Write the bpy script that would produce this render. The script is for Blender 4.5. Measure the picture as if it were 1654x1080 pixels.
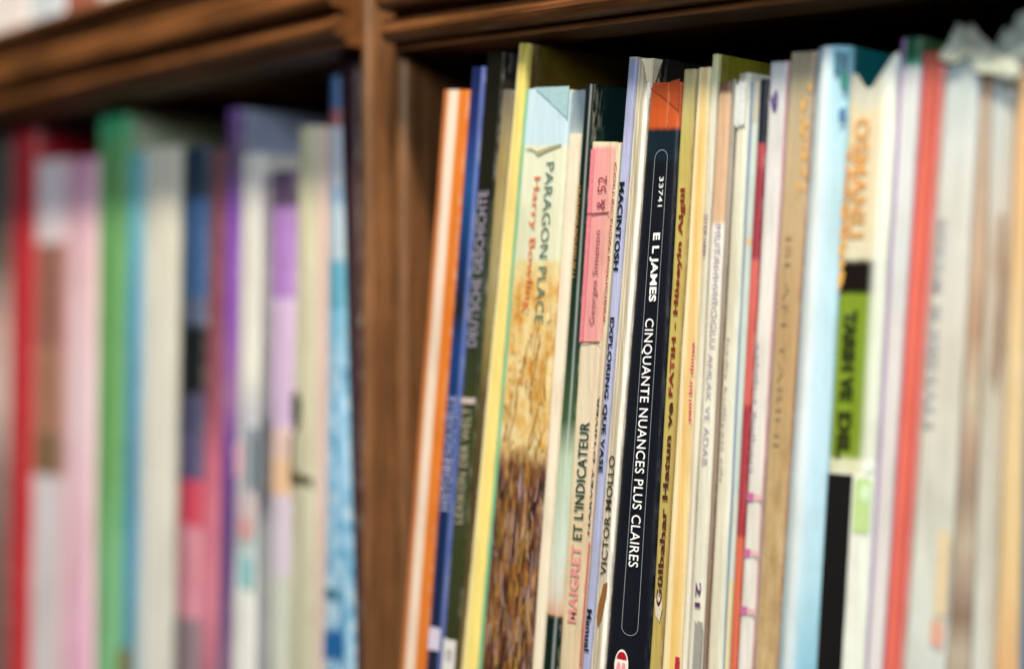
import bpy, bmesh, math, random
from mathutils import Vector, noise as mnoise
random.seed(7)
for o in list(bpy.data.objects): bpy.data.objects.remove(o)
scene = bpy.context.scene
C = scene.collection

# ------------------------------------------------------------------ camera
F = 2600.0                                   # focal length in picture units (1654 wide)
TH = math.atan2(827 + 1600, F)               # angle between the view axis and the shelf
sT, cT = math.sin(TH), math.cos(TH)
D0 = 0.463                                   # distance to the book in focus
FWD = Vector((-cT, sT, 0)); RGT = Vector((sT, cT, 0))
CAM = -(FWD + RGT * ((1040 - 827) / F)) * D0
cd = bpy.data.cameras.new('camera'); cam = bpy.data.objects.new('camera', cd); C.objects.link(cam)
cam.location = CAM
cam.rotation_euler = (math.radians(90), 0, math.atan2(-FWD.x, FWD.y))
cd.sensor_width = 36; cd.lens = F / 1654 * 36
cd.clip_start = 0.02; cd.clip_end = 50
cd.dof.use_dof = True; cd.dof.focus_distance = D0; cd.dof.aperture_fstop = cd.lens / 18.0
cd.dof.aperture_blades = 0
scene.camera = cam

# ------------------------------------------------------------------ light
w = bpy.data.worlds.new('World'); scene.world = w; w.use_nodes = True
bg = w.node_tree.nodes['Background']; bg.inputs[0].default_value = (0.62, 0.72, 0.85, 1); bg.inputs[1].default_value = 0.015
def area(name, loc, tgt, size, power, col):
    l = bpy.data.lights.new(name, 'AREA'); l.size = size; l.energy = power; l.color = col
    o = bpy.data.objects.new(name, l); C.objects.link(o); o.location = loc
    o.rotation_euler = (Vector(tgt) - Vector(loc)).to_track_quat('-Z', 'Y').to_euler()
area('ceiling_lamp', (0.22, -0.46, 1.40), (0.0, 0, 0), 0.14, 72, (1.0, 0.88, 0.68))
area('window_light', (1.02, -1.72, 0.84), (-0.05, 0, 0), 0.75, 43, (0.88, 0.95, 1.0))
vs = scene.view_settings
vs.view_transform = 'Standard'; vs.look = 'None'; vs.gamma = 1; vs.exposure = 0.0; vs.use_curve_mapping = False

# ------------------------------------------------------------------ helpers
def at(px, py, Y=0.0):
    u = (px - 827) / F; v = (540 - py) / F
    t = (Y - CAM.y) / (sT + u * cT)
    return CAM + (FWD + RGT * u + Vector((0, 0, 1)) * v) * t
def lin(h, k=0.80):
    if isinstance(h, tuple): return h
    h = h.lstrip('#'); r = []
    for i in (0, 2, 4):
        c = int(h[i:i+2], 16) / 255
        r.append((c / 12.92 if c <= 0.04045 else ((c + 0.055) / 1.055) ** 2.4) * k)
    return (*r, 1)
def mesh_obj(name, verts, faces, mats, parent=None, smooth=False, mi=None):
    m = bpy.data.meshes.new(name); m.from_pydata(verts, [], faces); m.update()
    for x in (mats if isinstance(mats, list) else [mats]): m.materials.append(x)
    if smooth: m.polygons.foreach_set('use_smooth', [True] * len(m.polygons))
    o = bpy.data.objects.new(name, m); C.objects.link(o)
    if parent: o.parent = parent
    return o
class NT:
    def __init__(s, name):
        s.m = bpy.data.materials.new(name); s.m.use_nodes = True; s.t = s.m.node_tree
        s.b = s.t.nodes['Principled BSDF']
    def n(s, typ, **kw):
        x = s.t.nodes.new(typ)
        for k, v in kw.items(): setattr(x, k, v)
        return x
    def l(s, a, b): s.t.links.new(a, b)
    def math(s, op, a, b=None, clamp=False):
        x = s.n('ShaderNodeMath', operation=op, use_clamp=clamp)
        for i, v in enumerate((a, b)):
            if v is None: continue
            if isinstance(v, (int, float)): x.inputs[i].default_value = v
            else: s.l(v, x.inputs[i])
        return x.outputs[0]
    def mix(s, fac, a, b, mode='MIX'):
        x = s.n('ShaderNodeMix', data_type='RGBA', blend_type=mode)
        for i, v in ((0, fac), (6, a), (7, b)):
            if isinstance(v, (int, float, tuple)): x.inputs[i].default_value = v
            else: s.l(v, x.inputs[i])
        return x.outputs[2]
    def ramp(s, fac, stops, interp='LINEAR'):
        x = s.n('ShaderNodeValToRGB'); r = x.color_ramp; r.interpolation = interp
        while len(r.elements) > 1: r.elements.remove(r.elements[0])
        r.elements[0].position = stops[0][0]; r.elements[0].color = stops[0][1]
        for p, c in stops[1:]:
            e = r.elements.new(min(max(p, 0), 1)); e.color = c
        s.l(fac, x.inputs[0]); return x
    def noise(s, vec, scale, detail=4, rough=0.55):
        x = s.n('ShaderNodeTexNoise'); x.inputs['Scale'].default_value = scale
        x.inputs['Detail'].default_value = detail; x.inputs['Roughness'].default_value = rough
        s.l(vec, x.inputs['Vector']); return x.outputs['Fac']
    def mapping(s, vec, sc, loc=(0, 0, 0)):
        x = s.n('ShaderNodeMapping'); x.inputs['Scale'].default_value = sc; x.inputs['Location'].default_value = loc
        s.l(vec, x.inputs['Vector']); return x.outputs[0]

def wood(name, axis, tint='#6b4426'):
    k = NT(name); tc = k.n('ShaderNodeTexCoord').outputs['Object']
    sc = {'x': (18, 260, 260), 'z': (260, 260, 18)}[axis]
    g = k.noise(k.mapping(tc, sc), 1.0, 6, 0.6)
    g2 = k.noise(k.mapping(tc, tuple(v * 4 for v in sc), (3, 1, 2)), 1.0, 3, 0.6)
    b = k.noise(tc, 22, 4, 0.6)
    base = lin(tint, 0.9)
    r = k.ramp(g, [(0.28, tuple(v * 0.5 for v in base[:3]) + (1,)), (0.5, base), (0.72, tuple(min(1, v * 1.5) for v in base[:3]) + (1,))])
    c = k.mix(0.5, r.outputs[0], k.ramp(g2, [(0.3, (0.45, 0.4, 0.36, 1)), (0.65, (1.15, 1.12, 1.1, 1))]).outputs[0], 'MULTIPLY')
    c = k.mix(0.7, c, k.ramp(b, [(0.3, (0.6, 0.58, 0.55, 1)), (0.65, (1.2, 1.15, 1.1, 1))]).outputs[0], 'MULTIPLY')
    k.l(c, k.b.inputs['Base Color'])
    k.l(k.math('ADD', k.math('MULTIPLY', b, 0.3), 0.25), k.b.inputs['Roughness'])
    k.b.inputs['Specular IOR Level'].default_value = 0.55; k.b.inputs['Specular Tint'].default_value = (1.0, 0.78, 0.55, 1)
    bp = k.n('ShaderNodeBump'); bp.inputs['Strength'].default_value = 0.25; bp.inputs['Distance'].default_value = 0.0006
    k.l(g2, bp.inputs['Height']); k.l(bp.outputs[0], k.b.inputs['Normal'])
    return k.m

_pl = {}
def plain(col, rough=0.5, k=0.8, spec=0.4):
    key = (col, rough, k)
    if key not in _pl:
        n = NT('print_' + col.strip('#')); c = lin(col, k)
        tc = n.n('ShaderNodeTexCoord').outputs['Object']
        nz = n.noise(tc, 900, 3)
        n.l(n.mix(0.5, c, n.ramp(nz, [(0.3, (0.75, 0.75, 0.75, 1)), (0.6, (1.05, 1.05, 1.05, 1))]).outputs[0], 'MULTIPLY'), n.b.inputs['Base Color'])
        n.b.inputs['Roughness'].default_value = rough; n.b.inputs['Specular IOR Level'].default_value = spec
        _pl[key] = n.m
    return _pl[key]

def pages_mat(name, col):
    k = NT(name); tc = k.n('ShaderNodeTexCoord').outputs['Object']
    g = k.noise(k.mapping(tc, (2600, 6, 6)), 1.0, 3, 0.6)
    s2 = k.noise(tc, 40, 3)
    c = k.mix(0.6, lin(col), k.ramp(g, [(0.3, (0.62, 0.57, 0.5, 1)), (0.6, (1.05, 1.03, 1, 1))]).outputs[0], 'MULTIPLY')
    c = k.mix(0.5, c, k.ramp(s2, [(0.35, (0.8, 0.74, 0.64, 1)), (0.6, (1, 1, 1, 1))]).outputs[0], 'MULTIPLY')
    k.l(c, k.b.inputs['Base Color']); k.b.inputs['Roughness'].default_value = 0.85
    return k.m
PAGES = [pages_mat('paper_cream', '#e6dcc0'), pages_mat('paper_white', '#e8e4d8'), pages_mat('paper_tan', '#cdb68c')]

def cover_mat(name, stops, interp, cols=None, side=None, rough=0.42, wear=0.35, streak=0.3, coat=0.0, pict=None, seed=0, wearcol='#e9e2d2'):
    """print on a cover: bands along the height (v), stripes across the spine (u), streaks, scuffs"""
    k = NT(name)
    uv = k.n('ShaderNodeUVMap'); uv.uv_map = 'UVMap'
    sp = k.n('ShaderNodeSeparateXYZ'); k.l(uv.outputs[0], sp.inputs[0]); u, v = sp.outputs[0], sp.outputs[1]
    tc = k.n('ShaderNodeTexCoord').outputs['Object']
    loc = (seed * 1.7, seed * 0.9, seed * 2.3)
    wob = k.noise(k.mapping(tc, (500, 500, 160), loc), 1.0, 3)
    vv = k.math('ADD', v, k.math('MULTIPLY', k.math('SUBTRACT', wob, 0.5), 0.006))
    c = k.ramp(vv, stops, interp).outputs[0]
    if pict:                                     # speckled picture zones: (v0, v1, scale xyz, stops)
        for (v0, v1, sc, st) in pict:
            nz = k.noise(k.mapping(tc, sc, loc), 1.0, 6, 0.68)
            pc = k.ramp(nz, [(p, lin(h)) for p, h in st]).outputs[0]
            mk = k.math('MULTIPLY', k.math('MULTIPLY_ADD', k.math('ADD', v, k.math('MULTIPLY', k.math('SUBTRACT', wob, 0.5), 0.10)), 40), 1)
            a = k.n('ShaderNodeMapRange', clamp=True); k.l(k.math('ADD', v, k.math('MULTIPLY', k.math('SUBTRACT', wob, 0.5), 0.08)), a.inputs[0])
            a.inputs[1].default_value = v0 - 0.012; a.inputs[2].default_value = v0 + 0.012
            b = k.n('ShaderNodeMapRange', clamp=True); k.l(k.math('ADD', v, k.math('MULTIPLY', k.math('SUBTRACT', wob, 0.5), 0.08)), b.inputs[0])
            b.inputs[1].default_value = v1 + 0.02; b.inputs[2].default_value = v1 - 0.02
            c = k.mix(k.math('MULTIPLY', a.outputs[0], b.outputs[0]), c, pc)
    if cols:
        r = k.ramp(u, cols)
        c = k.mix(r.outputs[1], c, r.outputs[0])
    if side:
        c = k.mix(k.math('GREATER_THAN', u, 1.02), c, lin(side))
    st = k.noise(k.mapping(tc, (1500, 1500, 26), loc), 1.0, 4, 0.65)
    c = k.mix(streak, c, k.ramp(st, [(0.3, (0.55, 0.54, 0.52, 1)), (0.52, (1, 1, 1, 1)), (0.72, (1.3, 1.28, 1.24, 1))]).outputs[0], 'MULTIPLY')
    cz = k.n('ShaderNodeCombineXYZ'); k.l(k.math('MULTIPLY', u, 7.0), cz.inputs[0]); k.l(k.math('MULTIPLY', v, 1.3), cz.inputs[1]); cz.inputs[2].default_value = seed * 3.7
    cr = k.noise(cz.outputs[0], 1.0, 4, 0.55)
    crm = k.ramp(cr, [(0.40, (1, 1, 1, 1)), (0.412, (0.6, 0.58, 0.54, 1)), (0.424, (1.1, 1.1, 1.1, 1)), (0.5, (1, 1, 1, 1)), (0.522, (1, 1, 1, 1)), (0.53, (0.66, 0.64, 0.6, 1)), (0.54, (1.12, 1.12, 1.1, 1)), (0.56, (1, 1, 1, 1))]).outputs[0]
    c = k.mix(min(1.0, streak * 1.6), c, crm, 'MULTIPLY')
    dirt = k.noise(k.mapping(tc, (90, 90, 40), loc), 1.0, 5, 0.6)
    c = k.mix(0.35, c, k.ramp(dirt, [(0.32, (0.68, 0.64, 0.56, 1)), (0.55, (1.04, 1.03, 1.02, 1))]).outputs[0], 'MULTIPLY')
    # scuffed hinge edges
    e = k.math('MINIMUM', k.math('ABSOLUTE', u), k.math('ABSOLUTE', k.math('SUBTRACT', 1.0, u)))
    em = k.n('ShaderNodeMapRange', clamp=True); k.l(e, em.inputs[0]); em.inputs[1].default_value = 0.10; em.inputs[2].default_value = 0.0
    sc = k.noise(k.mapping(tc, (900, 900, 130), loc), 1.0, 5, 0.7)
    sm = k.ramp(sc, [(0.5, (0, 0, 0, 1)), (0.62, (1, 1, 1, 1))]).outputs[0]
    c = k.mix(k.math('MULTIPLY', k.math('MULTIPLY', em.outputs[0], sm), wear), c, lin(wearcol))
    k.l(c, k.b.inputs['Base Color'])
    k.l(k.math('ADD', k.math('MULTIPLY', dirt, 0.25), rough - 0.12), k.b.inputs['Roughness'])
    k.b.inputs['Coat Weight'].default_value = coat; k.b.inputs['Coat Roughness'].default_value = 0.12
    k.b.inputs['Specular IOR Level'].default_value = 0.35
    bp = k.n('ShaderNodeBump'); bp.inputs['Strength'].default_value = 0.35; bp.inputs['Distance'].default_value = 0.0004
    k.l(k.math('ADD', st, k.math('MULTIPLY', sc, 0.5)), bp.inputs['Height']); k.l(bp.outputs[0], k.b.inputs['Normal'])
    return k.m

# ------------------------------------------------------------------ bookcase
FLOOR_R = -0.125; FLOOR_L = -0.185
XP0 = at(588, 540, 0.004).x; XP1 = at(664, 540, 0.004).x        # upright between the two bays
XL = at(-330, 540).x; XR = at(1654, 540).x + 0.16
DEPTH = 0.235
W_X = wood('wood_shelf', 'x', '#664023'); W_Z = wood('wood_upright', 'z', '#6c492d'); W_B = wood('wood_back_panel', 'x', '#33221a')
case = bpy.data.objects.new('bookcase', None); C.objects.link(case)
case.location = ((XP0 + XP1) / 2, DEPTH, FLOOR_L - 0.03)
case['label'] = 'dark brown wooden bookcase with moulded shelf edges and a beaded upright'; case['category'] = 'bookcase'
bpy.context.view_layer.update()
def cchild(o, parent=case):
    o.parent = parent; o.matrix_parent_inverse = case.matrix_world.inverted() if parent is case else parent.matrix_world.inverted(); return o
def prism_x(name, prof, x0, x1, mat, z0, slope=0.0, n=14):
    """profile of (y, z) swept along x; slope lifts or drops the far end"""
    vs_, fs = [], []; m = len(prof)
    for i in range(n + 1):
        x = x0 + (x1 - x0) * i / n
        for (y, z) in prof: vs_.append((x, y, z0 + z + slope * (x - x0)))
    for i in range(n):
        for j in range(m):
            a = i * m + j; b = i * m + (j + 1) % m
            fs.append((a, b, b + m, a + m))
    fs.append(tuple(range(m - 1, -1, -1))); fs.append(tuple(range(n * m, n * m + m)))
    o = mesh_obj(name, vs_, fs, mat)
    bm = bmesh.new(); bm.from_mesh(o.data); bmesh.ops.recalc_face_normals(bm, faces=bm.faces); bm.to_mesh(o.data); bm.free()
    return o
def arc(cy, cz, r, a0, a1, n):
    return [(cy + r * math.cos(math.radians(a0 + (a1 - a0) * i / n)), cz + r * math.sin(math.radians(a0 + (a1 - a0) * i / n))) for i in range(n + 1)]
# moulding profile, y forward is negative, z above the bottom edge (metres)
def moulding_profile(back):
    p = [(back, 0.0005), (-0.0035, 0.0005), (-0.0035, 0.0028)]
    p += arc(-0.0055, 0.0068, 0.0040, 268, 92, 9)                # bullnose
    p += [(-0.0030, 0.0112), (-0.0030, 0.0128), (-0.0080, 0.0132)]  # groove
    p += arc(-0.0080, 0.0170, 0.0038, 270, 180, 4)
    p += [(-0.0112, 0.0235)]
    p += arc(-0.0115, 0.0305, 0.0062, -80, -170, 5)[::1]             # cove
    p = p[:-6] + [(-0.0095, 0.0255), (-0.0068, 0.0275), (-0.0058, 0.0305), (-0.0068, 0.0325), (-0.0100, 0.0335)]
    p += arc(-0.0105, 0.0362, 0.0026, 270, 90, 5)
    p += [(back, 0.0388)]
    return p
ZS_L = at(575, 64, -0.004).z - 0.0015
sl = at(657, 81, -0.004); sr = at(1290, 2, -0.004)
slope_r = (sr.z - sl.z) / (sr.x - sl.x)
ml = cchild(prism_x('edge_moulding', moulding_profile(0.0140), XL, XP0 - 0.0003, W_X, ZS_L))
mr = cchild(prism_x('edge_moulding', moulding_profile(0.0140), XP1 + 0.0003, XR, W_X, sl.z, slope_r))
def board(name, x0, x1, y0, y1, z0, z1, mat, slope=0.0, r=0.0012):
    p = [(y1, z0)] + [(y0 + r, z0), (y0, z0 + r), (y0, z1 - r), (y0 + r, z1)] + [(y1, z1)]
    return cchild(prism_x(name, p, x0, x1, mat, 0, slope))
board('shelf_board', XL, XP0 - 0.0003, 0.0143, DEPTH - 0.0003, ZS_L + 0.006, ZS_L + 0.0385, W_X)
board('shelf_board', XP1 + 0.0003, XR, 0.0143, DEPTH - 0.0003, sl.z + 0.006, sl.z + 0.0385, W_X, slope_r)
board('shelf_board', XL, XP0 - 0.0003, -0.012, DEPTH - 0.0003, FLOOR_L - 0.03, FLOOR_L, W_X)
board('shelf_board', XP1 + 0.0003, XR, -0.012, DEPTH - 0.0003, FLOOR_R - 0.03, FLOOR_R, W_X)
board('back_panel', XL, XR, DEPTH, DEPTH + 0.01, FLOOR_L - 0.03, 0.42, W_B)
# upright: section in x-y swept along z, with beads on the two front corners
def upright():
    a, b, yf = XP0, XP1, 0.004
    sec = [(a, DEPTH - 0.0003), (a, yf + 0.003)]
    sec += [(a + 0.0030 + 0.0030 * math.cos(t), yf + 0.0012 - 0.0036 * math.sin(t)) for t in [math.pi * (1 - i / 8) for i in range(9)]]
    sec += [(a + 0.0066, yf + 0.0020), (a + 0.0078, yf), (b - 0.0110, yf), (b - 0.0100, yf + 0.0035), (b - 0.0084, yf + 0.0035)]
    sec += [(b - 0.0040 + 0.0040 * math.cos(t), yf + 0.0014 - 0.0044 * math.sin(t)) for t in [math.pi * (1 - i / 10) for i in range(11)]]
    sec += [(b, yf + 0.004), (b, DEPTH - 0.0003)]
    n = 30; m = len(sec); V, Fc = [], []
    for i in range(n + 1):
        z = FLOOR_L - 0.03 + (0.42 - FLOOR_L + 0.03) * i / n
        for (x, y) in sec:
            q = 0.00018 * mnoise.noise(Vector((x * 60, y * 60, z * 30)))
            V.append((x + q * 0.3, y + q, z))
    for i in range(n):
        for j in range(m):
            A = i * m + j; B = i * m + (j + 1) % m; Fc.append((A, B, B + m, A + m))
    Fc.append(tuple(range(m - 1, -1, -1))); Fc.append(tuple(range(n * m, n * m + m)))
    o = mesh_obj('upright', V, Fc, W_Z)
    bm = bmesh.new(); bm.from_mesh(o.data); bmesh.ops.recalc_face_normals(bm, faces=bm.faces); bm.to_mesh(o.data); bm.free()
    return cchild(o)
upright()

# ------------------------------------------------------------------ books
class Book: pass
def book(label, x300, x1000, ytop, bands, floor=FLOOR_R, yoff=0.0, depth=0.125, soft=False, cols=None, side=None, hard=False,
         page=0, rough=0.42, wear=0.35, streak=0.3, coat=0.0, pict=None, top=None, bulge=0.0, name=None, group=None, ztop=None, y1=300, y2=1000, wearcol='#e9e2d2', thin=0.00025, gap=0.00018, rad=0.0012):
    B = Book()
    def line(xa, xb):
        a = at(xa, y1, yoff); b = at(xb, y2, yoff); m = (a.x - b.x) / (a.z - b.z); return b.x - m * b.z, m
    (l0, lm), (r0, rm) = line(x300[0], x1000[0]), line(x300[1], x1000[1])
    l0 += gap; r0 -= gap
    m = (lm + rm) / 2
    xm = (x300[0] + x300[1]) / 2
    if ztop is None:
        tx = xm + (x300[0] - x1000[0]) * (300 - ytop) / 700
        zt = at(tx, ytop, yoff).z
    else: zt = ztop
    L = lambda z: l0 + lm * z; R = lambda z: r0 + rm * z
    H = zt - floor
    # origin: on the floor in the middle of the base
    ox = (L(floor) + R(floor)) / 2
    wb = R(floor) - L(floor)
    B.w = (R(0) - L(0)); B.h = H; B.L, B.R, B.floor, B.ox, B.yoff, B.m = L, R, floor, ox, yoff, m
    rt = bpy.data.objects.new(name or ('hardcover_book' if hard else 'paperback_book'), None); C.objects.link(rt)
    rt.location = (ox, yoff, floor); rt['label'] = label; rt['category'] = 'book'
    if group: rt['group'] = group
    B.root = rt; B.xm = xm
    B.dep = (at(xm, 540, yoff) - CAM).dot(FWD)
    def vz(y): return ((540 - y) * B.dep / F - floor) / H
    B.vz = vz
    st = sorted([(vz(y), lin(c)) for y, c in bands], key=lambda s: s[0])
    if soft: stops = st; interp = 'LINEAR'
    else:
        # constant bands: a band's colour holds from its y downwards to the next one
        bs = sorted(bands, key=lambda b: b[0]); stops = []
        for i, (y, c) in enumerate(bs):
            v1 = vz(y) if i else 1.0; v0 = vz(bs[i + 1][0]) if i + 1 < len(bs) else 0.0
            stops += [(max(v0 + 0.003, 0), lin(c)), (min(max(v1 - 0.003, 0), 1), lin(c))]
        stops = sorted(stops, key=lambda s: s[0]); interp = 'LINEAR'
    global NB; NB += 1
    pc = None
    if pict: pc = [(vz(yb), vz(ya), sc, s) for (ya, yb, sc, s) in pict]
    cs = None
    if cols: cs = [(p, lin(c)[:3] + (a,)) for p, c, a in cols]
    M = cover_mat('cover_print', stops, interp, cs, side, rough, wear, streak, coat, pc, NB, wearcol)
    # shell profile in (s, y): s across the spine in metres from the left edge
    t = 0.0022 if hard else max(thin, 0.00025); t = min(t, B.w * 0.2)
    r = min(rad, B.w * 0.26)
    NZ = 16
    V, Fc, UV = [], [], []
    rnd = random.Random(NB)
    nsp = 8 if B.w > 0.006 else 4
    def prof(wd, inner):
        q = t if inner else 0.0; rr = max(r - q, 0.00005); P = []
        P.append((q, depth, -1.0)); P.append((q, r + 0.004, -0.08 if not inner else -0.08)); 
        for i in range(4):
            a = math.pi + i / 3 * math.pi / 2
            P.append((r + rr * math.cos(a), r + rr * math.sin(a), (r + rr * math.cos(a)) / wd))
        for i in range(1, nsp):
            s = r + (wd - 2 * r) * i / nsp; e = 4 * (i / nsp) * (1 - i / nsp)
            P.append((s, q - bulge * e, s / wd))
        for i in range(4):
            a = 1.5 * math.pi + i / 3 * math.pi / 2
            P.append((wd - r + rr * math.cos(a), r + rr * math.sin(a), (wd - r + rr * math.cos(a)) / wd))
        P.append((wd - q, r + 0.004, 1.08)); P.append((wd - q, depth, 2.0))
        return P
    no = len(prof(B.w, False))
    for iz in range(NZ + 1):
        v = iz / NZ
        for inner in (False, True):
            zc = floor + H * v; wd = R(zc) - L(zc)
            for (s, y, u) in prof(wd, inner):
                x = L(zc) + s
                # ends square to the lean, resting on the lower corner
                dz = -(s - wd / 2) * m - abs(m) * wb / 2 * (0 if v > 0.5 else -1) 
                if v > 0.5: dz = -(s - wd / 2) * m * 1.0
                if top and iz == NZ and y < r * 1.5:
                    uu = min(max(s / wd, 0), 1)
                    for (a0, d0), (a1, d1) in zip(top, top[1:]):
                        if a0 <= uu <= a1: dz += d0 + (d1 - d0) * (uu - a0) / max(a1 - a0, 1e-6); break
                z = zc + dz * (1 if iz in (0, NZ) else abs(2 * v - 1))
                jx = 0.00010 * mnoise.noise(Vector((NB * 3.1, u * 2, zc * 45))); jy = 0.00022 * mnoise.noise(Vector((NB * 7.7, u * 1.5, zc * 30)))
                V.append((x + (jx if 0 < iz < NZ else 0) - ox, y + jy, z - floor)); UV.append((u, v))
    row = 2 * no
    uvf = []
    def face(*ids): Fc.append(ids); uvf.extend([UV[i] for i in ids])
    for iz in range(NZ):
        a = iz * row; b = a + row
        for j in range(no - 1):
            face(a + j, a + j + 1, b + j + 1, b + j)
            face(b + no + j, b + no + j + 1, a + no + j + 1, a + no + j)
        face(a + no - 1, a + row - 1, b + row - 1, b + no - 1)
        face(a + no, a, b, b + no)
    for base, flip in ((0, False), (NZ * row, True)):
        for j in range(no - 1):
            q = (base + j, base + no + j, base + no + j + 1, base + j + 1)
            face(*(q[::-1] if flip else q))
    o = mesh_obj('cover', V, Fc, M, rt)
    uvl = o.data.uv_layers.new(name='UVMap'); uvl.data.foreach_set('uv', [c for p in uvf for c in p])
    o.data.polygons.foreach_set('use_smooth', [True] * len(o.data.polygons))
    o.data.set_sharp_from_angle(angle=math.radians(50))
    # page block
    g = 0.0030 if hard else 0.0003
    tt = t + 0.00012; PV = []
    for v in (g / H, 1 - g / H):
        zc = floor + H * v; wd = R(zc) - L(zc)
        if v < 0.5: zc += abs(m) * wb / 2
        for (s, y) in ((tt, t + 0.0004 + r * 0.6), (wd - tt, t + 0.0004 + r * 0.6), (wd - tt, depth - 0.004), (tt, depth - 0.004)):
            PV.append((L(floor + H * v) + s - ox, y, zc - floor - (s - wd / 2) * m))
    if B.w > 3 * t:
        mesh_obj('pages', PV, [(3, 2, 1, 0), (4, 5, 6, 7), (0, 1, 5, 4), (1, 2, 6, 5), (2, 3, 7, 6), (3, 0, 4, 7)], PAGES[page], rt)
    # point on the spine: u across, z height, lift out of it
    def P(u, z, lift=0.00012):
        wd = R(z) - L(z); s = u * wd
        e = 4 * u * (1 - u)
        jy = 0.00022 * mnoise.noise(Vector((NB_ * 7.7, u * 1.5, z * 45 * 0 + z * 30)))
        return (L(z) + s - ox, -bulge * max(e, 0) - lift + min(jy, 0) - 0.0001, z - (s - wd / 2) * m * 0.0 - floor)
    NB_ = NB
    B.P = P
    B.zpx = lambda y: (540 - y) * B.dep / F
    return B
NB = 0

def text(B, s, ya, yb, u0, u1, col, down=True, name='title_lettering', bold=0.0, k=0.85):
    """lettering printed along a spine between picture heights ya (upper) and yb (lower)"""
    cu = bpy.data.curves.new('lettering', 'FONT'); cu.body = s; cu.resolution_u = 3; cu.offset = bold; cu.space_character = 1.05
    to = bpy.data.objects.new('lettering_tmp', cu); C.objects.link(to)
    bpy.context.view_layer.update()
    me = bpy.data.meshes.new_from_object(to.evaluated_get(bpy.context.evaluated_depsgraph_get()))
    bpy.data.objects.remove(to)
    xs = [v.co.x for v in me.vertices]; ys = [v.co.y for v in me.vertices]
    x0, x1, y0, yy1 = min(xs), max(xs), min(ys), max(ys)
    za, zb = B.zpx(ya), B.zpx(yb)
    for v in me.vertices:
        a = (v.co.x - x0) / (x1 - x0); b = (v.co.y - y0) / (yy1 - y0)
        if down: u = u0 + (u1 - u0) * b; z = za + (zb - za) * a
        else: u = u1 - (u1 - u0) * b; z = zb + (za - zb) * a
        v.co = B.P(u, z)
    me.name = name; me.materials.clear(); me.materials.append(plain(col, 0.45, k))
    o = bpy.data.objects.new(name, me); C.objects.link(o); o.parent = B.root
    return o
def patch(B, ya, yb, u0, u1, col, name='label', ragged=0.0, lift=0.00006, n=10, th=0.0, rough=0.5, lowfn=None):
    """a label or printed block lying on the spine; its ends may be ragged"""
    V, Fc = [], []
    rnd = random.Random(int(ya * 7 + yb))
    for i in range(n + 1):
        u = u0 + (u1 - u0) * i / n
        j1 = rnd.uniform(-ragged, ragged); j2 = rnd.uniform(-ragged, ragged)
        yl = yb if lowfn is None else yb + lowfn(i / n)
        for kz in range(7):
            y = ya + j1 + (yl + j2 - ya - j1) * kz / 6
            V.append(B.P(u, B.zpx(y), lift))
    for i in range(n):
        for kz in range(6):
            a = i * 7 + kz; Fc.append((a, a + 1, a + 8, a + 7))
    o = mesh_obj(name, V, Fc, plain(col, rough) if isinstance(col, str) else col, B.root)
    return o

def flecks(B, n, ya, yb, ua, ub, seed, cols, name='gilt_flecks', sz=1.0, tall=1.0, thinu=1.0):
    r = random.Random(seed); V, Fc = [], []
    for i in range(n):
        u = r.uniform(ua, ub); y = r.uniform(ya, yb); du = r.uniform(0.02, 0.06) * sz * thinu; dy = r.uniform(3, 10) * sz * tall; k0 = len(V); m = 6
        for j in range(m):
            a = 2 * math.pi * j / m; q = r.uniform(0.5, 1.1)
            V.append(B.P(u + du * q * math.cos(a), B.zpx(y + dy * q * math.sin(a)), 0.00009 + 0.000003 * (i % 12)))
        Fc.append(tuple(range(k0, k0 + m)))
    o = mesh_obj(name, V, Fc, cols, B.root); o['kind'] = 'stuff'
LW = dict(floor=FLOOR_L, yoff=0.009, gap=0.0005, rad=0.0032)
# ---- left bay
book('grey and mauve book beside the tall red book', (-50, 15), (-58, 8), 228, [(225, '#3a4038'), (420, '#564e4a'), (520, '#b59a94'), (640, '#c9b6b0'), (760, '#8a7a78'), (930, '#6a5a58')], soft=True, **LW)
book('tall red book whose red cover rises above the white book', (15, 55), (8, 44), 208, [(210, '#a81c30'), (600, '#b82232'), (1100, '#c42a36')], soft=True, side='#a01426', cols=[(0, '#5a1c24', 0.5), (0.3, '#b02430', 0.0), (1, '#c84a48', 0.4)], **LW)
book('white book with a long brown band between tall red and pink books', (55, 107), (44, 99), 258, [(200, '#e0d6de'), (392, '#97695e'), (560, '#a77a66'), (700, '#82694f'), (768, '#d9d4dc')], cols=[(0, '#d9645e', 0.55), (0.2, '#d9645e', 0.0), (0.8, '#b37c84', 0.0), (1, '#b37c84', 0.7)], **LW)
book('pale pink book between the brown banded and green books', (107, 155), (99, 147), 256, [(250, '#d9a0be'), (420, '#e4bfcb'), (640, '#ead0da'), (900, '#e8bcd0'), (1080, '#eab6d4')], soft=True, **LW)
book('tall green book with a whitish cover beside a blue spine', (155, 203), (147, 191), 186, [(180, '#2aa878'), (240, '#63a26c'), (300, '#68a064'), (760, '#6ca468'), (900, '#78b482'), (1090, '#7eba8a')], soft=True, side='#aab49c', **LW)
b = book('narrow blue book between the green and off-white books', (203, 234), (191, 223), 246, [(240, '#5ab0b8'), (330, '#5eaec0'), (470, '#4a96bc'), (700, '#3e88b2'), (900, '#4a90b8'), (1100, '#4a90a8')], soft=True, cols=[(0, '#3a9aa0', 0.3), (0.4, '#3a9aa0', 0), (0.7, '#b8c4c4', 0.0), (1, '#b8c4c4', 0.75)], **LW)
patch(b, 1052, 1110, 0.02, 0.75, '#7a6a3c', 'label')
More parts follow.
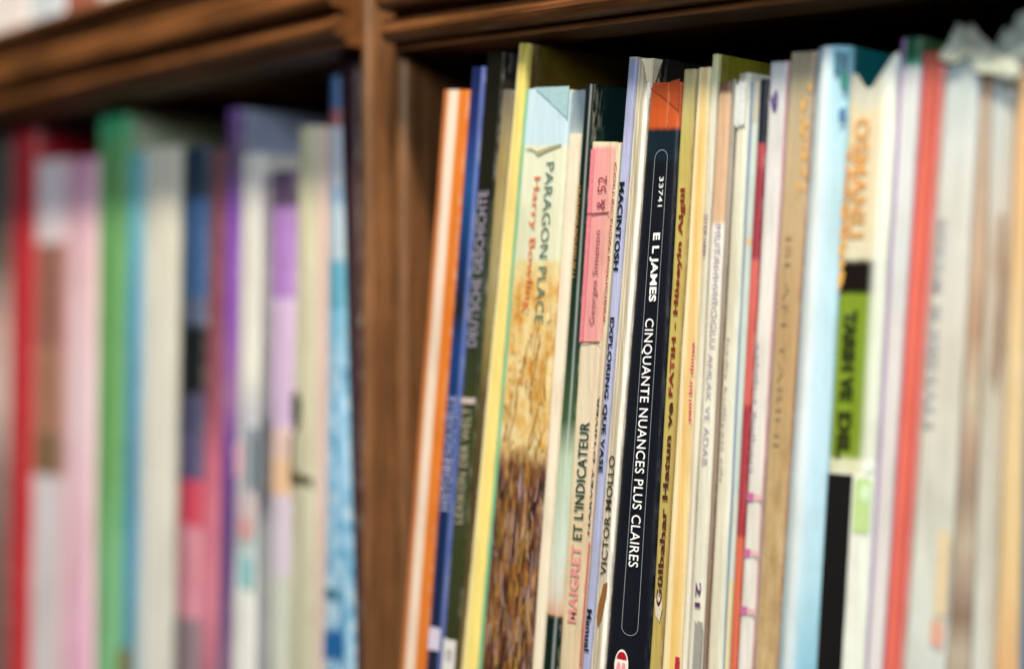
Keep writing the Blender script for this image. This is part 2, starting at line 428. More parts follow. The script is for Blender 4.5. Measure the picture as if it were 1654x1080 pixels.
book('off-white plain book beside the navy book', (234, 290), (223, 277), 238, [(230, '#d8d4c6'), (600, '#dedcd2'), (1090, '#dfdfda')], soft=True, cols=[(0, '#b0bab4', 0.6), (0.25, '#b0bab4', 0), (0.9, '#7a7a60', 0), (1, '#5a5a48', 0.7)], **LW)
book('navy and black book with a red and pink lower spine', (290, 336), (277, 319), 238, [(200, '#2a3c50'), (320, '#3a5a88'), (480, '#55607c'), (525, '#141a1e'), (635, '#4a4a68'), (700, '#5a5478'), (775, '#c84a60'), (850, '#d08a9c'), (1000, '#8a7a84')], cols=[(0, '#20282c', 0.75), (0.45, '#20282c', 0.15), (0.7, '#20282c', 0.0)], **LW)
book('slim maroon book fading to pink beside the tall purple book', (336, 360), (319, 347), 240, [(230, '#6a3a40'), (420, '#7e4650'), (640, '#8a4a58'), (760, '#c46a80'), (980, '#cf7f94'), (1100, '#b06a80')], soft=True, **LW)
book('tall purple book with a pale lavender cover beside a white spine', (360, 385), (347, 371), 176, [(170, '#6a4a90'), (260, '#5c486a'), (340, '#7a48a4'), (520, '#8650ac'), (640, '#94669a'), (720, '#6c4490'), (900, '#5c3e78'), (1090, '#7a5e80')], soft=True, side='#98a2c0', **LW)
b = book('white book with a small coloured picture low on its spine', (385, 421), (371, 411), 248, [(240, '#d6d2d0'), (600, '#dcdcd4'), (660, '#c6c6d0'), (760, '#b4bcc8'), (820, '#c9b8bc'), (880, '#b4c8cc'), (930, '#dfe4e2'), (1090, '#e2e4e0')], soft=True, **LW)
patch(b, 715, 770, 0.05, 0.5, '#d4a8b4', 'printed_picture', 4); patch(b, 835, 870, 0.3, 0.9, '#d49a9c', 'printed_picture', 4); patch(b, 900, 950, 0.35, 0.95, '#8ac0c8', 'printed_picture', 4); patch(b, 690, 790, 0.7, 0.98, '#4a6a7a', 'printed_picture', 4)
book('thin slate grey book between the white and lilac books', (421, 435), (411, 428), 282, [(270, '#8a8290'), (400, '#85848c'), (480, '#96949a'), (660, '#7c7e84'), (690, '#484e5a'), (810, '#4a525e'), (860, '#8c9096'), (1090, '#8e9096')], soft=True, **LW)
book('lilac book turning peach low down beside the khaki book', (435, 475), (428, 461), 276, [(200, '#5e4c68'), (334, '#a87ec2'), (482, '#ccb4d8'), (690, '#dcc0bc'), (740, '#e0bc9c'), (800, '#cdc2d4'), (930, '#bfc4bc')], **LW)
b = book('khaki book with a dark green plant figure on its spine', (475, 509), (461, 505), 204, [(200, '#c8c4a8'), (600, '#c9c6ae'), (1090, '#bcbaa4')], soft=True, **LW)
mg = plain('#3a4428')
def blob(B, pts, col, name):
    """flat printed motif: outline in (u, picture y)"""
    V = [B.P(u, B.zpx(y), 0.00008) for u, y in pts]
    return mesh_obj(name, V, [tuple(range(len(V)))[::-1]], plain(col), B.root)
blob(b, [(0.05, 640), (0.28, 628), (0.5, 650), (0.42, 690), (0.2, 705), (0.05, 680)], '#3c4428', 'printed_leaf')
blob(b, [(0.02, 700), (0.2, 705), (0.16, 750), (0.3, 765), (1.0, 770), (1.0, 780), (0.3, 784), (0.02, 786)], '#4c4a2e', 'printed_stem')
book('thin pale pink book between the khaki and light blue books', (509, 526), (505, 520), 204, [(200, '#d8c0b4'), (500, '#d9bcb4'), (1090, '#ccb8b0')], soft=True, **LW)
b = book('light blue mottled book with a dark blue top beside the black book', (526, 550), (520, 568), 122, [(100, '#33588a'), (176, '#96545a'), (204, '#b6bccb'), (300, '#8ca6c4'), (330, '#a8bccc'), (420, '#5c9cb8'), (500, '#78b0d0'), (585, '#b4ccd8'), (650, '#8cc0e4'), (800, '#b8d0dc'), (870, '#86b8e0'), (1050, '#a4c6e0')], pict=[(560, 1100, (260, 260, 150), [(0.36, '#4a8ab0'), (0.5, '#86b8dc'), (0.62, '#bcd4e4')])], **LW)
patch(b, 1018, 1066, 0.05, 0.75, '#1e5e9a', 'printed_picture', 8); patch(b, 950, 968, 0.05, 0.6, '#3a6e88', 'printed_picture', 4)
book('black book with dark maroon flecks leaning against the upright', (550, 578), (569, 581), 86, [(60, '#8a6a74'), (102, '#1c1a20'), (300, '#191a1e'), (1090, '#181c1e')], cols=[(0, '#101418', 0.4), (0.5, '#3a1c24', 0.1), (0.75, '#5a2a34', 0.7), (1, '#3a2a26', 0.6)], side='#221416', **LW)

# ---- right bay
b = book('slim cream book with orange edges leaning beside the upright', (703, 746), (650, 692), 145, [(100, '#e2d2bc'), (200, '#e6cdb6'), (600, '#e2c8ae'), (1090, '#e6c6a4')], soft=True, cols=[(0, '#b4602c', 1), (0.2, '#c8804c', 1), (0.32, '#f2e0d2', 0.7), (0.56, '#f2e0d2', 0.6), (0.66, '#e08436', 1), (1, '#d8742c', 1)], coat=0.3, rough=0.3, yoff=-0.0062)
b = book('glossy blue book with pale lettering beside the orange edged book', (746, 769), (692, 718), 108, [(100, '#1a2452'), (230, '#2c3a78'), (300, '#244f88'), (420, '#1a3468'), (500, '#20262e'), (560, '#203f7c'), (820, '#1c305c'), (960, '#1e2c50'), (1090, '#22263a')], soft=True, coat=0.5, rough=0.28, cols=[(0, '#6a5a9a', 0.35), (0.3, '#2a5a9a', 0.0), (0.7, '#2a5a9a', 0.0), (0.86, '#7488cc', 0.6), (1, '#6a7ac8', 0.6)], yoff=-0.0058)
text(b, 'NOUVELLE', 640, 735, 0.25, 0.8, '#a6aede', False); text(b, 'HISTOIRE', 740, 828, 0.25, 0.8, '#b4b8e2', False)
patch(b, 1024, 1062, 0.12, 0.85, '#d4cce0', 'label', 1.5)
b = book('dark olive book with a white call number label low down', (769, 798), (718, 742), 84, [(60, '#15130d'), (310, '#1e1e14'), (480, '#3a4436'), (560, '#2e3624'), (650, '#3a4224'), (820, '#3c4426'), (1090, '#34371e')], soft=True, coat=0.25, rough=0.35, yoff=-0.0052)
text(b, 'DEUTSCHE GESCHICHTE', 308, 560, 0.2, 0.75, '#8f8a9c', False, bold=0.02)
patch(b, 643, 653, 0.05, 0.95, '#c4b4b0', 'printed_line'); text(b, 'LEXIKON DER WELT', 660, 850, 0.25, 0.75, '#b6ac94', False)
lb = patch(b, 1044, 1100, 0.06, 0.97, '#dcd8d4', 'call_number_label', 1.0, lift=0.0001)
t_ = text(b, '830', 1062, 1080, 0.25, 0.75, '#4a5a44', True, 'number_lettering'); t_.parent = lb
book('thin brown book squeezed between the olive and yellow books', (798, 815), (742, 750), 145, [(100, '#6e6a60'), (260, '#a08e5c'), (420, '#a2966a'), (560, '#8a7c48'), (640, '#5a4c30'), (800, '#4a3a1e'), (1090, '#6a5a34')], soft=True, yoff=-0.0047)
book('tall yellow book whose broad cover rises behind the novel with autumn trees', (815, 834), (750, 776), 70, [(60, '#b8a43c'), (140, '#dccf72'), (300, '#eed886'), (1090, '#f0dc80')], soft=True, depth=0.17, side='#54440e', cols=[(0, '#e8e0c8', 0.8), (0.3, '#ece0b0', 0.5), (0.5, '#f0d878', 0.0)], yoff=-0.0042)  # side colour is darkened to carry the shelf's shade on this cover
b = book('thick novel with sky blue top and autumn tree picture on its spine', (834, 911), (776, 862), 142, [(60, '#bed6e4'), (236, '#d9dcc4'), (330, '#d6d8bc'), (420, '#d8cf9c'), (480, '#dcc48c'), (720, '#dcc080'), (760, '#5a3c2c'), (1090, '#7a4a30')],
     cols=[(0, '#5ab48c', 1), (0.09, '#66b894', 1), (0.11, '#66b894', 0)], rough=0.4, streak=0.15, top=[(0, -0.0005), (0.3, 0), (1, -0.0012)],
     pict=[(440, 735, (170, 170, 130), [(0.28, '#bc7c34'), (0.4, '#d2a458'), (0.52, '#dec284'), (0.66, '#e6d6a8')]),
           (735, 1200, (620, 620, 110), [(0.3, '#241a16'), (0.42, '#4a2c22'), (0.5, '#6e4430'), (0.58, '#8a5c3a'), (0.68, '#c4923e'), (0.8, '#d8b070')])], yoff=-0.0033)
PG = b
blob(b, [(0.24, 140.5), (0.985, 147), (0.985, 198)][::-1], '#9ec0c8', 'painted_shadow_corner')  # diagonal shadow across the spine head, painted as a greyer blue patch
blob(b, [(0.1, 238), (0.3, 242), (0.42, 252), (0.6, 246), (0.9, 240), (0.9, 236), (0.6, 240), (0.4, 244), (0.25, 237)], '#a4a07a', 'painted_shadow_line')  # ragged lower edge of the shelf shadow, painted as a thin darker strip
text(b, 'PARAGON PLACE', 264, 522, 0.61, 0.78, '#3e685c', True, bold=0.0); text(b, 'Harry Bowling', 285, 500, 0.34, 0.51, '#d46c3a', True, 'author_lettering', bold=0.01)
def branches(B, n, ya, yb, seed, col):
    r = random.Random(seed)
    V, Fc = [], []
    for i in range(n):
        u = r.uniform(0.15, 0.92); y = r.uniform(ya, yb); ln = r.uniform(20, 90); du = r.uniform(-0.14, 0.14); wd = r.uniform(0.006, 0.018)
        k0 = len(V); N = 5
        for j in range(N + 1):
            f = j / N; uu = u + du * f + 0.02 * math.sin(i + f * 5)
            V.append(B.P(uu - wd * (1 - f * 0.7), B.zpx(y - ln * f), 0.00009 + 0.000004 * (i % 9))); V.append(B.P(uu + wd * (1 - f * 0.7), B.zpx(y - ln * f), 0.00009 + 0.000004 * (i % 9)))
        for j in range(N): a = k0 + 2 * j; Fc.append((a, a + 2, a + 3, a + 1)[::-1])
    o = mesh_obj('printed_branches', V, Fc, plain(col), B.root); o['kind'] = 'stuff'
for q_, (c_, n_) in enumerate((('#8a4a24', 50), ('#20181a', 70), ('#c8a070', 44), ('#c08c38', 40), ('#5a5a30', 24), ('#b49aa0', 34))): flecks(b, n_, 765, 1160, 0.13, 0.95, 40 + q_, plain(c_), 'printed_trees', 0.8, 5.5, 0.32)
for q_, (c_, n_) in enumerate((('#c88a38', 12), ('#e8d8ac', 14), ('#d8a444', 12))): flecks(b, n_, 470, 730, 0.13, 0.95, 60 + q_, plain(c_), 'printed_leaves', 0.7)
branches(b, 26, 560, 740, 3, '#b07a30'); branches(b, 44, 800, 1160, 4, '#3a2620'); branches(b, 16, 800, 1160, 5, '#a88a8c'); branches(b, 24, 800, 1160, 6, '#c8963c')
book('thin cream book beside the novel with the autumn picture', (911, 931), (862, 880), 216, [(200, '#e4d8c2'), (600, '#eee0cc'), (1090, '#eadfc8')], soft=True, page=0, cols=[(0, '#c8c0a0', 0.7), (0.3, '#efe2cc', 0), (1, '#d9cdb0', 0.4)], yoff=-0.0027)
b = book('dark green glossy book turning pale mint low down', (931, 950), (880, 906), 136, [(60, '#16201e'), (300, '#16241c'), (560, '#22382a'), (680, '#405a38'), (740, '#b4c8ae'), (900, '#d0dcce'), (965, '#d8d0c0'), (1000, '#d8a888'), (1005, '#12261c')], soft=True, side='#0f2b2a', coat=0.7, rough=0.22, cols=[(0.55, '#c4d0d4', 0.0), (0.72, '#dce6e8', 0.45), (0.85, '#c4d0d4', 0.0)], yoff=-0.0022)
text(b, 'LES GRANDES ENQUETES DE LA', 300, 450, 0.1, 0.4, '#b88a44', True, bold=0.01)
b = book('cream paperback with a pink upper panel beside the dark green book', (950, 989), (906, 939), 229, [(200, '#dcd2b4'), (238, '#e29a9a'), (552, '#dccfb4'), (800, '#d8c6a4')], wear=0.5, rough=0.5, cols=[(0, '#e07a8a', 0.0), (0.72, '#c8ad90', 0.0), (0.8, '#c9a890', 0.45), (1, '#d0b090', 0.3)], yoff=-0.0014)
patch(b, 240, 551, 0.02, 0.2, '#dd7f8c', 'printed_panel', 0, 0.00003)
patch(b, 343, 346, 0.0, 0.98, '#8a4a4c', 'printed_line'); patch(b, 551, 554, 0.0, 0.98, '#8a5a50', 'printed_line')
text(b, '& 52', 285, 338, 0.42, 0.78, '#8a3c48', False, 'number_lettering'); text(b, 'Georges Simenon', 372, 524, 0.44, 0.74, '#7e5656', False, 'author_lettering')
text(b, "ET L'INDICATEUR", 682, 876, 0.32, 0.78, '#1e3c30', False, bold=0.02); text(b, 'MAIGRET', 884, 1012, 0.32, 0.78, '#dc8f8a', False, bold=0.03)
b = book('thin cream book with tiny red and dark lettering beside the pink panelled paperback', (989, 998), (939, 945), 232, [(200, '#d8ceb4'), (600, '#d8c6aa'), (860, '#dcc4b0'), (1090, '#d89a8c')], soft=True, yoff=-0.0011)
text(b, 'COLLECTION POLICIERE', 262, 520, 0.1, 0.6, '#a84a34', True, bold=0.02); text(b, "HARVEY D'HIVER", 640, 868, 0.05, 0.65, '#2e4030', False, bold=0.03)
patch(b, 880, 1085, 0.55, 0.92, '#cc5a50', 'printed_line', 2)
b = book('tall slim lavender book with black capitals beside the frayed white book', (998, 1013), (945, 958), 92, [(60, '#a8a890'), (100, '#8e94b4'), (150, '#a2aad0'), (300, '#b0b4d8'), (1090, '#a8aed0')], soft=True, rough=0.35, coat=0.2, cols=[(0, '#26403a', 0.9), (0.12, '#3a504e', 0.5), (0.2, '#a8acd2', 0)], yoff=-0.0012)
text(b, 'MACINTOSH', 294, 436, 0.2, 0.82, '#0f1c20', True, bold=0.035); text(b, 'EXPLORING QUE VASE', 512, 766, 0.2, 0.82, '#141c26', True, bold=0.03); text(b, 'Manual', 992, 1062, 0.2, 0.9, '#141824', True, bold=0.03)
b = book('tall frayed white paperback with a black back cover', (1013, 1037), (958, 982), 92, [(60, '#b4b098'), (130, '#c8c4b4'), (300, '#d0c8b4'), (600, '#cdc3ae'), (1090, '#c8c2b0')], soft=True, side='#0c0a08', wear=1.0, streak=0.75, rough=0.6, top=[(0, 0), (0.35, -0.001), (0.4, -0.0055), (0.6, -0.007), (1, -0.0075)],
     cols=[(0, '#e4dcc8', 0.5), (0.16, '#efe6d0', 0.4), (0.3, '#a08a6c', 0.6), (0.38, '#d8cfba', 0.4), (0.5, '#94866c', 0.6), (0.66, '#b8ac94', 0.4), (0.76, '#f4f0e6', 0.95), (0.92, '#f6f2ea', 0.95), (1, '#8a8070', 0.8)], yoff=-0.0006)
text(b, 'VICTOR MOLLO', 738, 936, 0.25, 0.68, '#3a3024', False, bold=0.01)
blob(b, [(0.3, 985), (0.55, 950), (0.82, 946), (0.8, 970), (0.6, 1010), (0.35, 1024), (0.25, 1005)], '#8a5c30', 'stain')
b = book('black paperback with white lettering in a rounded outline and orange top', (1037, 1091), (982, 1051), 133, [(60, '#c2562a'), (209, '#12222e'), (260, '#131620'), (1090, '#141416')], rough=0.38, wear=0.06, streak=0.14, yoff=0.0, wearcol='#d8d4cc', cols=[(0, '#c98a60', 0.0)])
ELJ = b
blob(b, [(0.02, 141), (0.98, 132.5), (0.98, 183), (0.5, 160)][::-1], '#ac4a24', 'painted_shadow_corner')  # shadow on the orange head, painted as a deeper orange patch
for (ya, yb, uu) in ((136, 208, 0.62), (150, 205, 0.66)): patch(b, ya, yb, uu, uu + 0.012, '#e8936a', 'crease_line', 0, 0.00012)
text(b, 'E L JAMES', 376, 487, 0.40, 0.66, '#f4f4f2', True, 'author_lettering', bold=0.03, k=0.95); text(b, 'CINQUANTE NUANCES PLUS CLAIRES', 514, 921, 0.36, 0.64, '#f0f0f0', True, bold=0.004, k=0.95)
text(b, '33741', 286, 334, 0.53, 0.66, '#e4e8ea', True, 'number_lettering', bold=0.01)
def outline(B, ya, yb, u0, u1, wpx, col):
    za, zb = B.zpx(ya), B.zpx(yb); W = B.w; rz = (u1 - u0) / 2 * W
    pts = []
    for i in range(13):
        a = math.pi * (1 - i / 12); pts.append(((u0 + u1) / 2 + (u1 - u0) / 2 * math.cos(a), za - rz + rz * math.sin(a) * 0.9, math.cos(a), math.sin(a)))
    for i in range(1, 20): pts.append((u1, za - rz + (zb + rz - za + rz) * i / 20, 1, 0))
    for i in range(13):
        a = -math.pi * i / 12; pts.append(((u0 + u1) / 2 + (u1 - u0) / 2 * math.cos(a), zb + rz + rz * math.sin(a) * 0.9, math.cos(a), math.sin(a)))
    for i in range(1, 20): pts.append((u0, zb + rz + (za - rz - zb - rz) * i / 20, -1, 0))
    V = []; h = wpx
    for (u, z, nx, nz) in pts: V.append(B.P(u, z, 0.00010)); V.append(B.P(u - nx * h / W, z - nz * h, 0.00010))
    n = len(pts); mesh_obj('printed_outline', V, [(2 * i, 2 * ((i + 1) % n), 2 * ((i + 1) % n) + 1, 2 * i + 1) for i in range(n)], plain(col), B.root)
outline(b, 241, 1036, 0.34, 0.74, 0.00016, '#9aa4a8')
def ellipse(B, u, y, ru, ry, col, name, lift=0.0001, a0=0, a1=360, n=20):
    V = [B.P(u, B.zpx(y), lift)] + [B.P(u + ru * math.cos(math.radians(a0 + (a1 - a0) * i / n)), B.zpx(y - ry * math.sin(math.radians(a0 + (a1 - a0) * i / n))), lift) for i in range(n + 1)]
    return mesh_obj(name, V, [(0, i + 2, i + 1)[::-1] for i in range(n)], plain(col), B.root)
ellipse(b, 0.40, 1086, 0.165, 27, '#f4ece4', 'publisher_emblem', 0.00008); ellipse(b, 0.40, 1076, 0.12, 13, '#b41428', 'publisher_emblem', 0.00012, 0, 180); ellipse(b, 0.34, 1090, 0.05, 10, '#e8a0a4', 'publisher_emblem', 0.00014); ellipse(b, 0.46, 1090, 0.05, 10, '#e8a0a4', 'publisher_emblem', 0.00014)
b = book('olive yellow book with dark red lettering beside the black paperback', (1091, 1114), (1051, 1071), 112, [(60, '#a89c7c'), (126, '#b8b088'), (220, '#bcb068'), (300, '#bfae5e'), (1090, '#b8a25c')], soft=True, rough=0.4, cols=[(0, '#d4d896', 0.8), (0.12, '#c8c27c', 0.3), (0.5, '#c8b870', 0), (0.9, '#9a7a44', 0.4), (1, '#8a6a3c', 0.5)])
text(b, 'FATIH - Hüseyin Algül', 304, 640, 0.38, 0.84, '#7c2a20', False, 'author_lettering', bold=0.035); text(b, 'Gülbahar Hatun ve', 650, 985, 0.38, 0.84, '#4e2a20', False, bold=0.035)
blob(b, [(0.25, 975), (0.7, 955), (0.95, 985), (0.8, 1010), (0.4, 1000)], '#d8cdb8', 'scuff')
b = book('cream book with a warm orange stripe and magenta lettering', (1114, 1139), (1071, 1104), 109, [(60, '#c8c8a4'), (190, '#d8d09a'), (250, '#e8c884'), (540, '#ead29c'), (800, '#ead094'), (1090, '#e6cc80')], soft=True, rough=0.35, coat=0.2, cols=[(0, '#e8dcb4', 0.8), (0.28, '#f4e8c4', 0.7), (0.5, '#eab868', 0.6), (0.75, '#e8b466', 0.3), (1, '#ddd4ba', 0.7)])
text(b, 'yeni bir dünya', 552, 682, 0.7, 0.95, '#c83a70', False, bold=0.02); patch(b, 1066, 1092, 0.72, 0.95, '#b82c3c', 'printed_mark')
b = book('thin grey-white book with a tall olive cover behind the torn label', (1139, 1150), (1104, 1113), 88, [(60, '#c4c48c'), (120, '#c8c8a0'), (180, '#d4d0c0'), (600, '#dfd9c6'), (1090, '#e2dccb')], soft=True, side='#77751f')
text(b, 'SIYER NEBI', 346, 412, 0.1, 0.7, '#7a5a86', True)
b = book('white book with a peach upper band and sparse purple lettering', (1150, 1173), (1113, 1137), 132, [(60, '#6c5444'), (152, '#d8b494'), (361, '#e4e2dc'), (470, '#e2dfd0')], rough=0.4, wear=0.5)
text(b, 'MUTAHHAROGLU', 362, 560, 0.4, 0.85, '#a896a8', True); text(b, 'AHLAK VE ADAB', 570, 752, 0.35, 0.72, '#aa98aa', True); text(b, '21', 944, 985, 0.35, 0.75, '#5a3660', True, 'number_lettering', bold=0.03); patch(b, 1010, 1100, 0.4, 0.98, '#9c9a92', 'label', 4)
b = book('thin grey brown book between two whitish books', (1173, 1181), (1137, 1144), 128, [(60, '#8c8a80'), (200, '#a8a098'), (600, '#9a8a7a'), (1090, '#8a7060')], soft=True)
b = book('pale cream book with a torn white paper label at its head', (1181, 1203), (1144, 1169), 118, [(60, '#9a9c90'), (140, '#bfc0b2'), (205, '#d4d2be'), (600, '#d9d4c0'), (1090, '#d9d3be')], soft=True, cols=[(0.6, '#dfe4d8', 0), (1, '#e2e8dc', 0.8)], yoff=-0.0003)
patch(b, 134, 203, -0.02, 0.86, '#d4d8d6', 'torn_label', 5, 0.00025); text(b, 'hadis kulliyati cilt', 545, 780, 0.2, 0.5, '#a89a98', True)
b = book('thin mint book with a blue line down its spine', (1203, 1218), (1169, 1181), 132, [(60, '#b8b4a4'), (200, '#c4cfc9'), (384, '#dcb88e'), (396, '#c2cec8'), (800, '#cdd4c8'), (940, '#dcd2a8')], cols=[(0, '#5a82b4', 0.0), (0.06, '#5a82b4', 0.9), (0.38, '#6a86b4', 0.9), (0.46, '#b4c4c4', 0)])
b = book('thin red book with a navy top between mint and lilac books', (1218, 1231), (1181, 1193), 128, [(60, '#1e2434'), (232, '#b04a50'), (270, '#9c3a46'), (420, '#d06660'), (655, '#a83c46'), (870, '#d2694e')])
b = book('lilac white book with small pink marks and a numeral at its head', (1231, 1262), (1193, 1220), 100, [(60, '#8ea0a4'), (112, '#c8d0d8'), (240, '#d8d8da'), (500, '#e0dcd6'), (1090, '#dedad2')], soft=True, cols=[(0, '#b4b0bc', 0.5), (0.25, '#c8c4cc', 0.2), (0.4, '#eeeaea', 0.3), (0.86, '#e4dede', 0), (0.93, '#d49aa4', 0.8), (1, '#b08a90', 0.8)], coat=0.4, rough=0.3)
text(b, '9', 146, 182, 0.2, 0.6, '#54467c', True, 'number_lettering', bold=0.05)
for y in (798, 890, 985): patch(b, y, y + 14, 0.1, 0.5, '#c46a98', 'printed_mark'); patch(b, y + 2, y + 12, 0.55, 0.95, '#e0b4b4', 'printed_mark')
text(b, 'sahih-i buhari', 552, 760, 0.15, 0.4, '#a49ea8', True)
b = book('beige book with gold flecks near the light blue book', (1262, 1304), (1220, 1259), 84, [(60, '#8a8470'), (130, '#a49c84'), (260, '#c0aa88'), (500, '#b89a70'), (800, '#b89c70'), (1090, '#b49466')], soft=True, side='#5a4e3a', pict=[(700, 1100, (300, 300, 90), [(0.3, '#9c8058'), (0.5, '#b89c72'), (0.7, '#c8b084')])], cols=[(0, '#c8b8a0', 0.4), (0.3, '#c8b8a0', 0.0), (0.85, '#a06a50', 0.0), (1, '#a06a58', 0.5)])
gm = NT('gilt'); gm.b.inputs['Base Color'].default_value = lin('#d8a44e', 0.9); gm.b.inputs['Roughness'].default_value = 0.3; GILT = gm.m
flecks(b, 40, 130, 320, 0.62, 0.95, 11, GILT)
text(b, 'ISLAM TARIHI', 380, 720, 0.3, 0.55, '#a88c68', True)
b = book('glossy light blue book with a teal cover beside the green banded book', (1304, 1362), (1259, 1322), 76, [(60, '#6ab4cc'), (120, '#aedaea'), (300, '#d0eef8'), (700, '#ceeaf8'), (930, '#c0e4f2'), (1090, '#8cc6dc')], soft=True, side='#0e6a70', coat=0.9, rough=0.2, bulge=0.0022, streak=0.12, wear=0.1, cols=[(0, '#7a9ac8', 0.6), (0.15, '#b0cce8', 0.2), (0.35, '#f4fbfd', 0.85), (0.55, '#e6f0fa', 0.6), (0.7, '#a8cdea', 0.2), (1, '#8cc4da', 0.4)])  # near-white middle stripe is the vertical gloss highlight, painted into the colour
patch(b, 92, 125, 0.7, 0.97, '#2a6c80', 'printed_picture', 4); patch(b, 122, 148, 0.86, 0.99, '#14806a', 'printed_picture', 4); patch(b, 180, 198, 0.86, 0.99, '#3a6ea0', 'printed_picture', 2)
b = book('torn book with black and bright green bands beside the light blue book', (1362, 1440), (1322, 1400), 140, [(60, '#d0d0c0'), (180, '#dccfae'), (390, '#dcd6bc'), (420, '#1a1412'), (474, '#7c962c'), (742, '#d6d8b8'), (768, '#eef2ec')], top=[(0, 0.003), (0.15, 0.0042), (0.3, 0.0005), (0.45, -0.001), (0.6, 0.002), (0.75, 0.0045), (1, 0.0085)], soft=False, rough=0.3, coat=0.5, cols=[(0, '#d0c8b0', 0.0), (0.62, '#eef4e8', 0.0), (0.82, '#eef4ea', 0.9), (1, '#e6eee4', 0.9)], wear=0.2)
G = b
text(b, 'OSMANLI', 190, 382, 0.16, 0.50, '#d29a58', True, bold=0.03); text(b, 'TARIHI', 232, 382, 0.02, 0.14, '#d09050', True, bold=0.04)
text(b, 'TARIH VE', 500, 648, 0.17, 0.46, '#2c3410', True, bold=0.07); text(b, 'DIL', 666, 742, 0.17, 0.46, '#2c3410', True, bold=0.07)
flecks(b, 46, 330, 470, 0.0, 0.1, 13, GILT); patch(b, 768, 1300, 0.02, 0.56, '#0d0b0b', 'printed_panel', 0, 0.00007); ellipse(b, 0.88, 752, 0.09, 11, '#f0fbf2', 'sticker'); ellipse(b, 0.84, 795, 0.10, 14, '#d4f2cc', 'sticker'); patch(b, 772, 860, 0.6, 0.96, '#bcd894', 'printed_panel', 5)
b = book('lilac book with a purple edge line and dark green tall cover', (1440, 1474), (1400, 1428), 62, [(40, '#24563c'), (98, '#2a9070'), (108, '#d4d8da'), (500, '#d8d4d4'), (1090, '#d6d0d2')], side='#26522e', cols=[(0, '#a878c8', 0.9), (0.2, '#a878c8', 0.9), (0.3, '#ccc8d8', 0)], depth=0.1)
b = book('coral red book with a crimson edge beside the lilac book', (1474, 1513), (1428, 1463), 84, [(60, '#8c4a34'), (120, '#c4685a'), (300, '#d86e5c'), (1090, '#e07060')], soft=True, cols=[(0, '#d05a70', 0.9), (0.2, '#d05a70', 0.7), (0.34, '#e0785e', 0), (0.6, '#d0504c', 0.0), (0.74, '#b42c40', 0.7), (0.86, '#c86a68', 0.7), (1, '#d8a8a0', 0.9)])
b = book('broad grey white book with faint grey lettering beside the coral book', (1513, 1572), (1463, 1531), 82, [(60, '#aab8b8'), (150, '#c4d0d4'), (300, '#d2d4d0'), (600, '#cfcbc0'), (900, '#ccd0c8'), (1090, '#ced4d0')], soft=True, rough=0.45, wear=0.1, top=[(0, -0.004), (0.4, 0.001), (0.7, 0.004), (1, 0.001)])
text(b, 'BUYUK ISLAM', 352, 470, 0.08, 0.34, '#a4a4a8', True, bold=0.03); text(b, 'ILMIHALI', 492, 690, 0.08, 0.34, '#a8a8ac', True, bold=0.03); patch(b, 860, 1000, 0.66, 0.98, '#dcc8a4', 'printed_panel', 6); patch(b, 1004, 1050, 0.62, 0.94, '#dca894', 'printed_panel', 6)
GW = b
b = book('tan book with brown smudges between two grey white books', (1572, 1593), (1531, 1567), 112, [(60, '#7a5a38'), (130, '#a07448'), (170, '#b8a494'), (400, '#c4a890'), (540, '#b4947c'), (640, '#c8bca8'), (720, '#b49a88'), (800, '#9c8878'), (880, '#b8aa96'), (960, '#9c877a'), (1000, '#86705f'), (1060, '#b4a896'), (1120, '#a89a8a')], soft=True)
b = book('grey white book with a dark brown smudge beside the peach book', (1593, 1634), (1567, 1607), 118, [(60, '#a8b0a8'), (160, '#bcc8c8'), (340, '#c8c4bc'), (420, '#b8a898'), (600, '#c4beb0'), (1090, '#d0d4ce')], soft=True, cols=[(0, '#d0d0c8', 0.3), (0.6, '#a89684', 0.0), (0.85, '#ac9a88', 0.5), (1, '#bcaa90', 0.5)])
blob(b, [(0.55, 350), (0.8, 340), (0.98, 420), (0.95, 480), (0.7, 500), (0.5, 430)], '#a48c78', 'smudge'); blob(b, [(0.5, 520), (0.9, 400), (0.95, 560), (0.7, 640), (0.45, 600)], '#9c8672', 'smudge')
GW2 = b
b = book('peach orange book beside the blue book', (1634, 1660), (1607, 1646), 60, [(40, '#c8a880'), (200, '#dcb080'), (400, '#dcb888'), (600, '#dec69c'), (900, '#dcc090'), (1090, '#e0b484')], soft=True, side='#b89a74')
b = book('blue book at the end of the row beside the peach book', (1660, 1715), (1646, 1700), 70, [(40, '#7a8a8c'), (500, '#9aa4a4'), (760, '#5a82a0'), (1090, '#3a76a4')], soft=True)

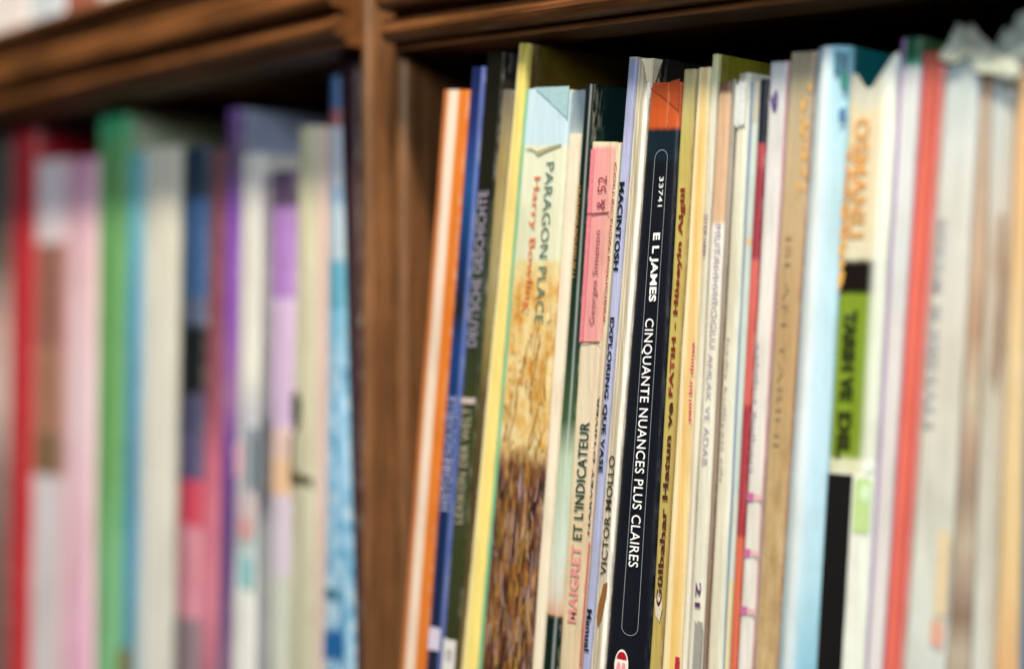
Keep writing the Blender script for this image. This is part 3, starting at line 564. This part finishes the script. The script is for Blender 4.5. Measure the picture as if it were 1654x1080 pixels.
# torn paper jackets sticking up at the head of the grey white books
def flap(B, pts, Y, col, seed, name='torn_jacket'):
    bm = bmesh.new()
    f = bm.faces.new([bm.verts.new(at(x, y, Y)) for x, y in pts])
    bmesh.ops.triangulate(bm, faces=[f])
    bmesh.ops.subdivide_edges(bm, edges=bm.edges[:], cuts=4, use_grid_fill=True)
    bmesh.ops.triangulate(bm, faces=bm.faces[:])
    for v in bm.verts:
        q = v.co * 95
        v.co.y += 0.0035 * mnoise.noise(Vector((q.x, q.z, seed))) + 0.0007 * mnoise.noise(Vector((q.x * 3, q.z * 3, seed)))
        v.co.x += 0.0007 * mnoise.noise(Vector((q.z * 4, q.x * 4, seed + 3))); v.co.z += 0.0008 * mnoise.noise(Vector((q.x * 4, q.z * 4, seed + 7)))
        v.co -= B.root.location
    me = bpy.data.meshes.new(name); bm.to_mesh(me); bm.free(); me.materials.append(plain(col, 0.55))
    o = bpy.data.objects.new(name, me); C.objects.link(o); o.parent = B.root
    md = o.modifiers.new('thickness', 'SOLIDIFY'); md.thickness = 0.0002
flap(GW, [(1518, 96), (1532, 62), (1547, 34), (1560, 48), (1572, 40), (1590, 66), (1612, 84), (1634, 90), (1650, 118), (1630, 138), (1600, 112), (1580, 118), (1560, 92), (1540, 104)], -0.0015, '#9ea498', 2)
flap(GW2, [(1602, 86), (1610, 60), (1624, 44), (1632, 52), (1648, 24), (1672, 14), (1690, 60), (1680, 110), (1650, 104), (1628, 112)], -0.0005, '#949e96', 5)

# ---- upper shelf
for (x0, x1, c, lab) in ((-60, 46, '#e4dcdc', 'white book standing on the upper shelf'), (46, 103, '#c8d2dc', 'pale bluish book standing on the upper shelf'),
                         (103, 158, '#9a5a4c', 'brick red book standing on the upper shelf'), (158, 236, '#e4d8cc', 'cream white book beside the brick red one on the upper shelf'),
                         (236, 330, '#5a4634', 'brown book standing on the upper shelf')):
    book(lab, (x0, x1), (x0, x1), 0, [(-900, c), (300, c)], floor=ZS_L + 0.0389, yoff=-0.004, ztop=ZS_L + 0.0389 + 0.21, soft=True, y1=0, y2=60)
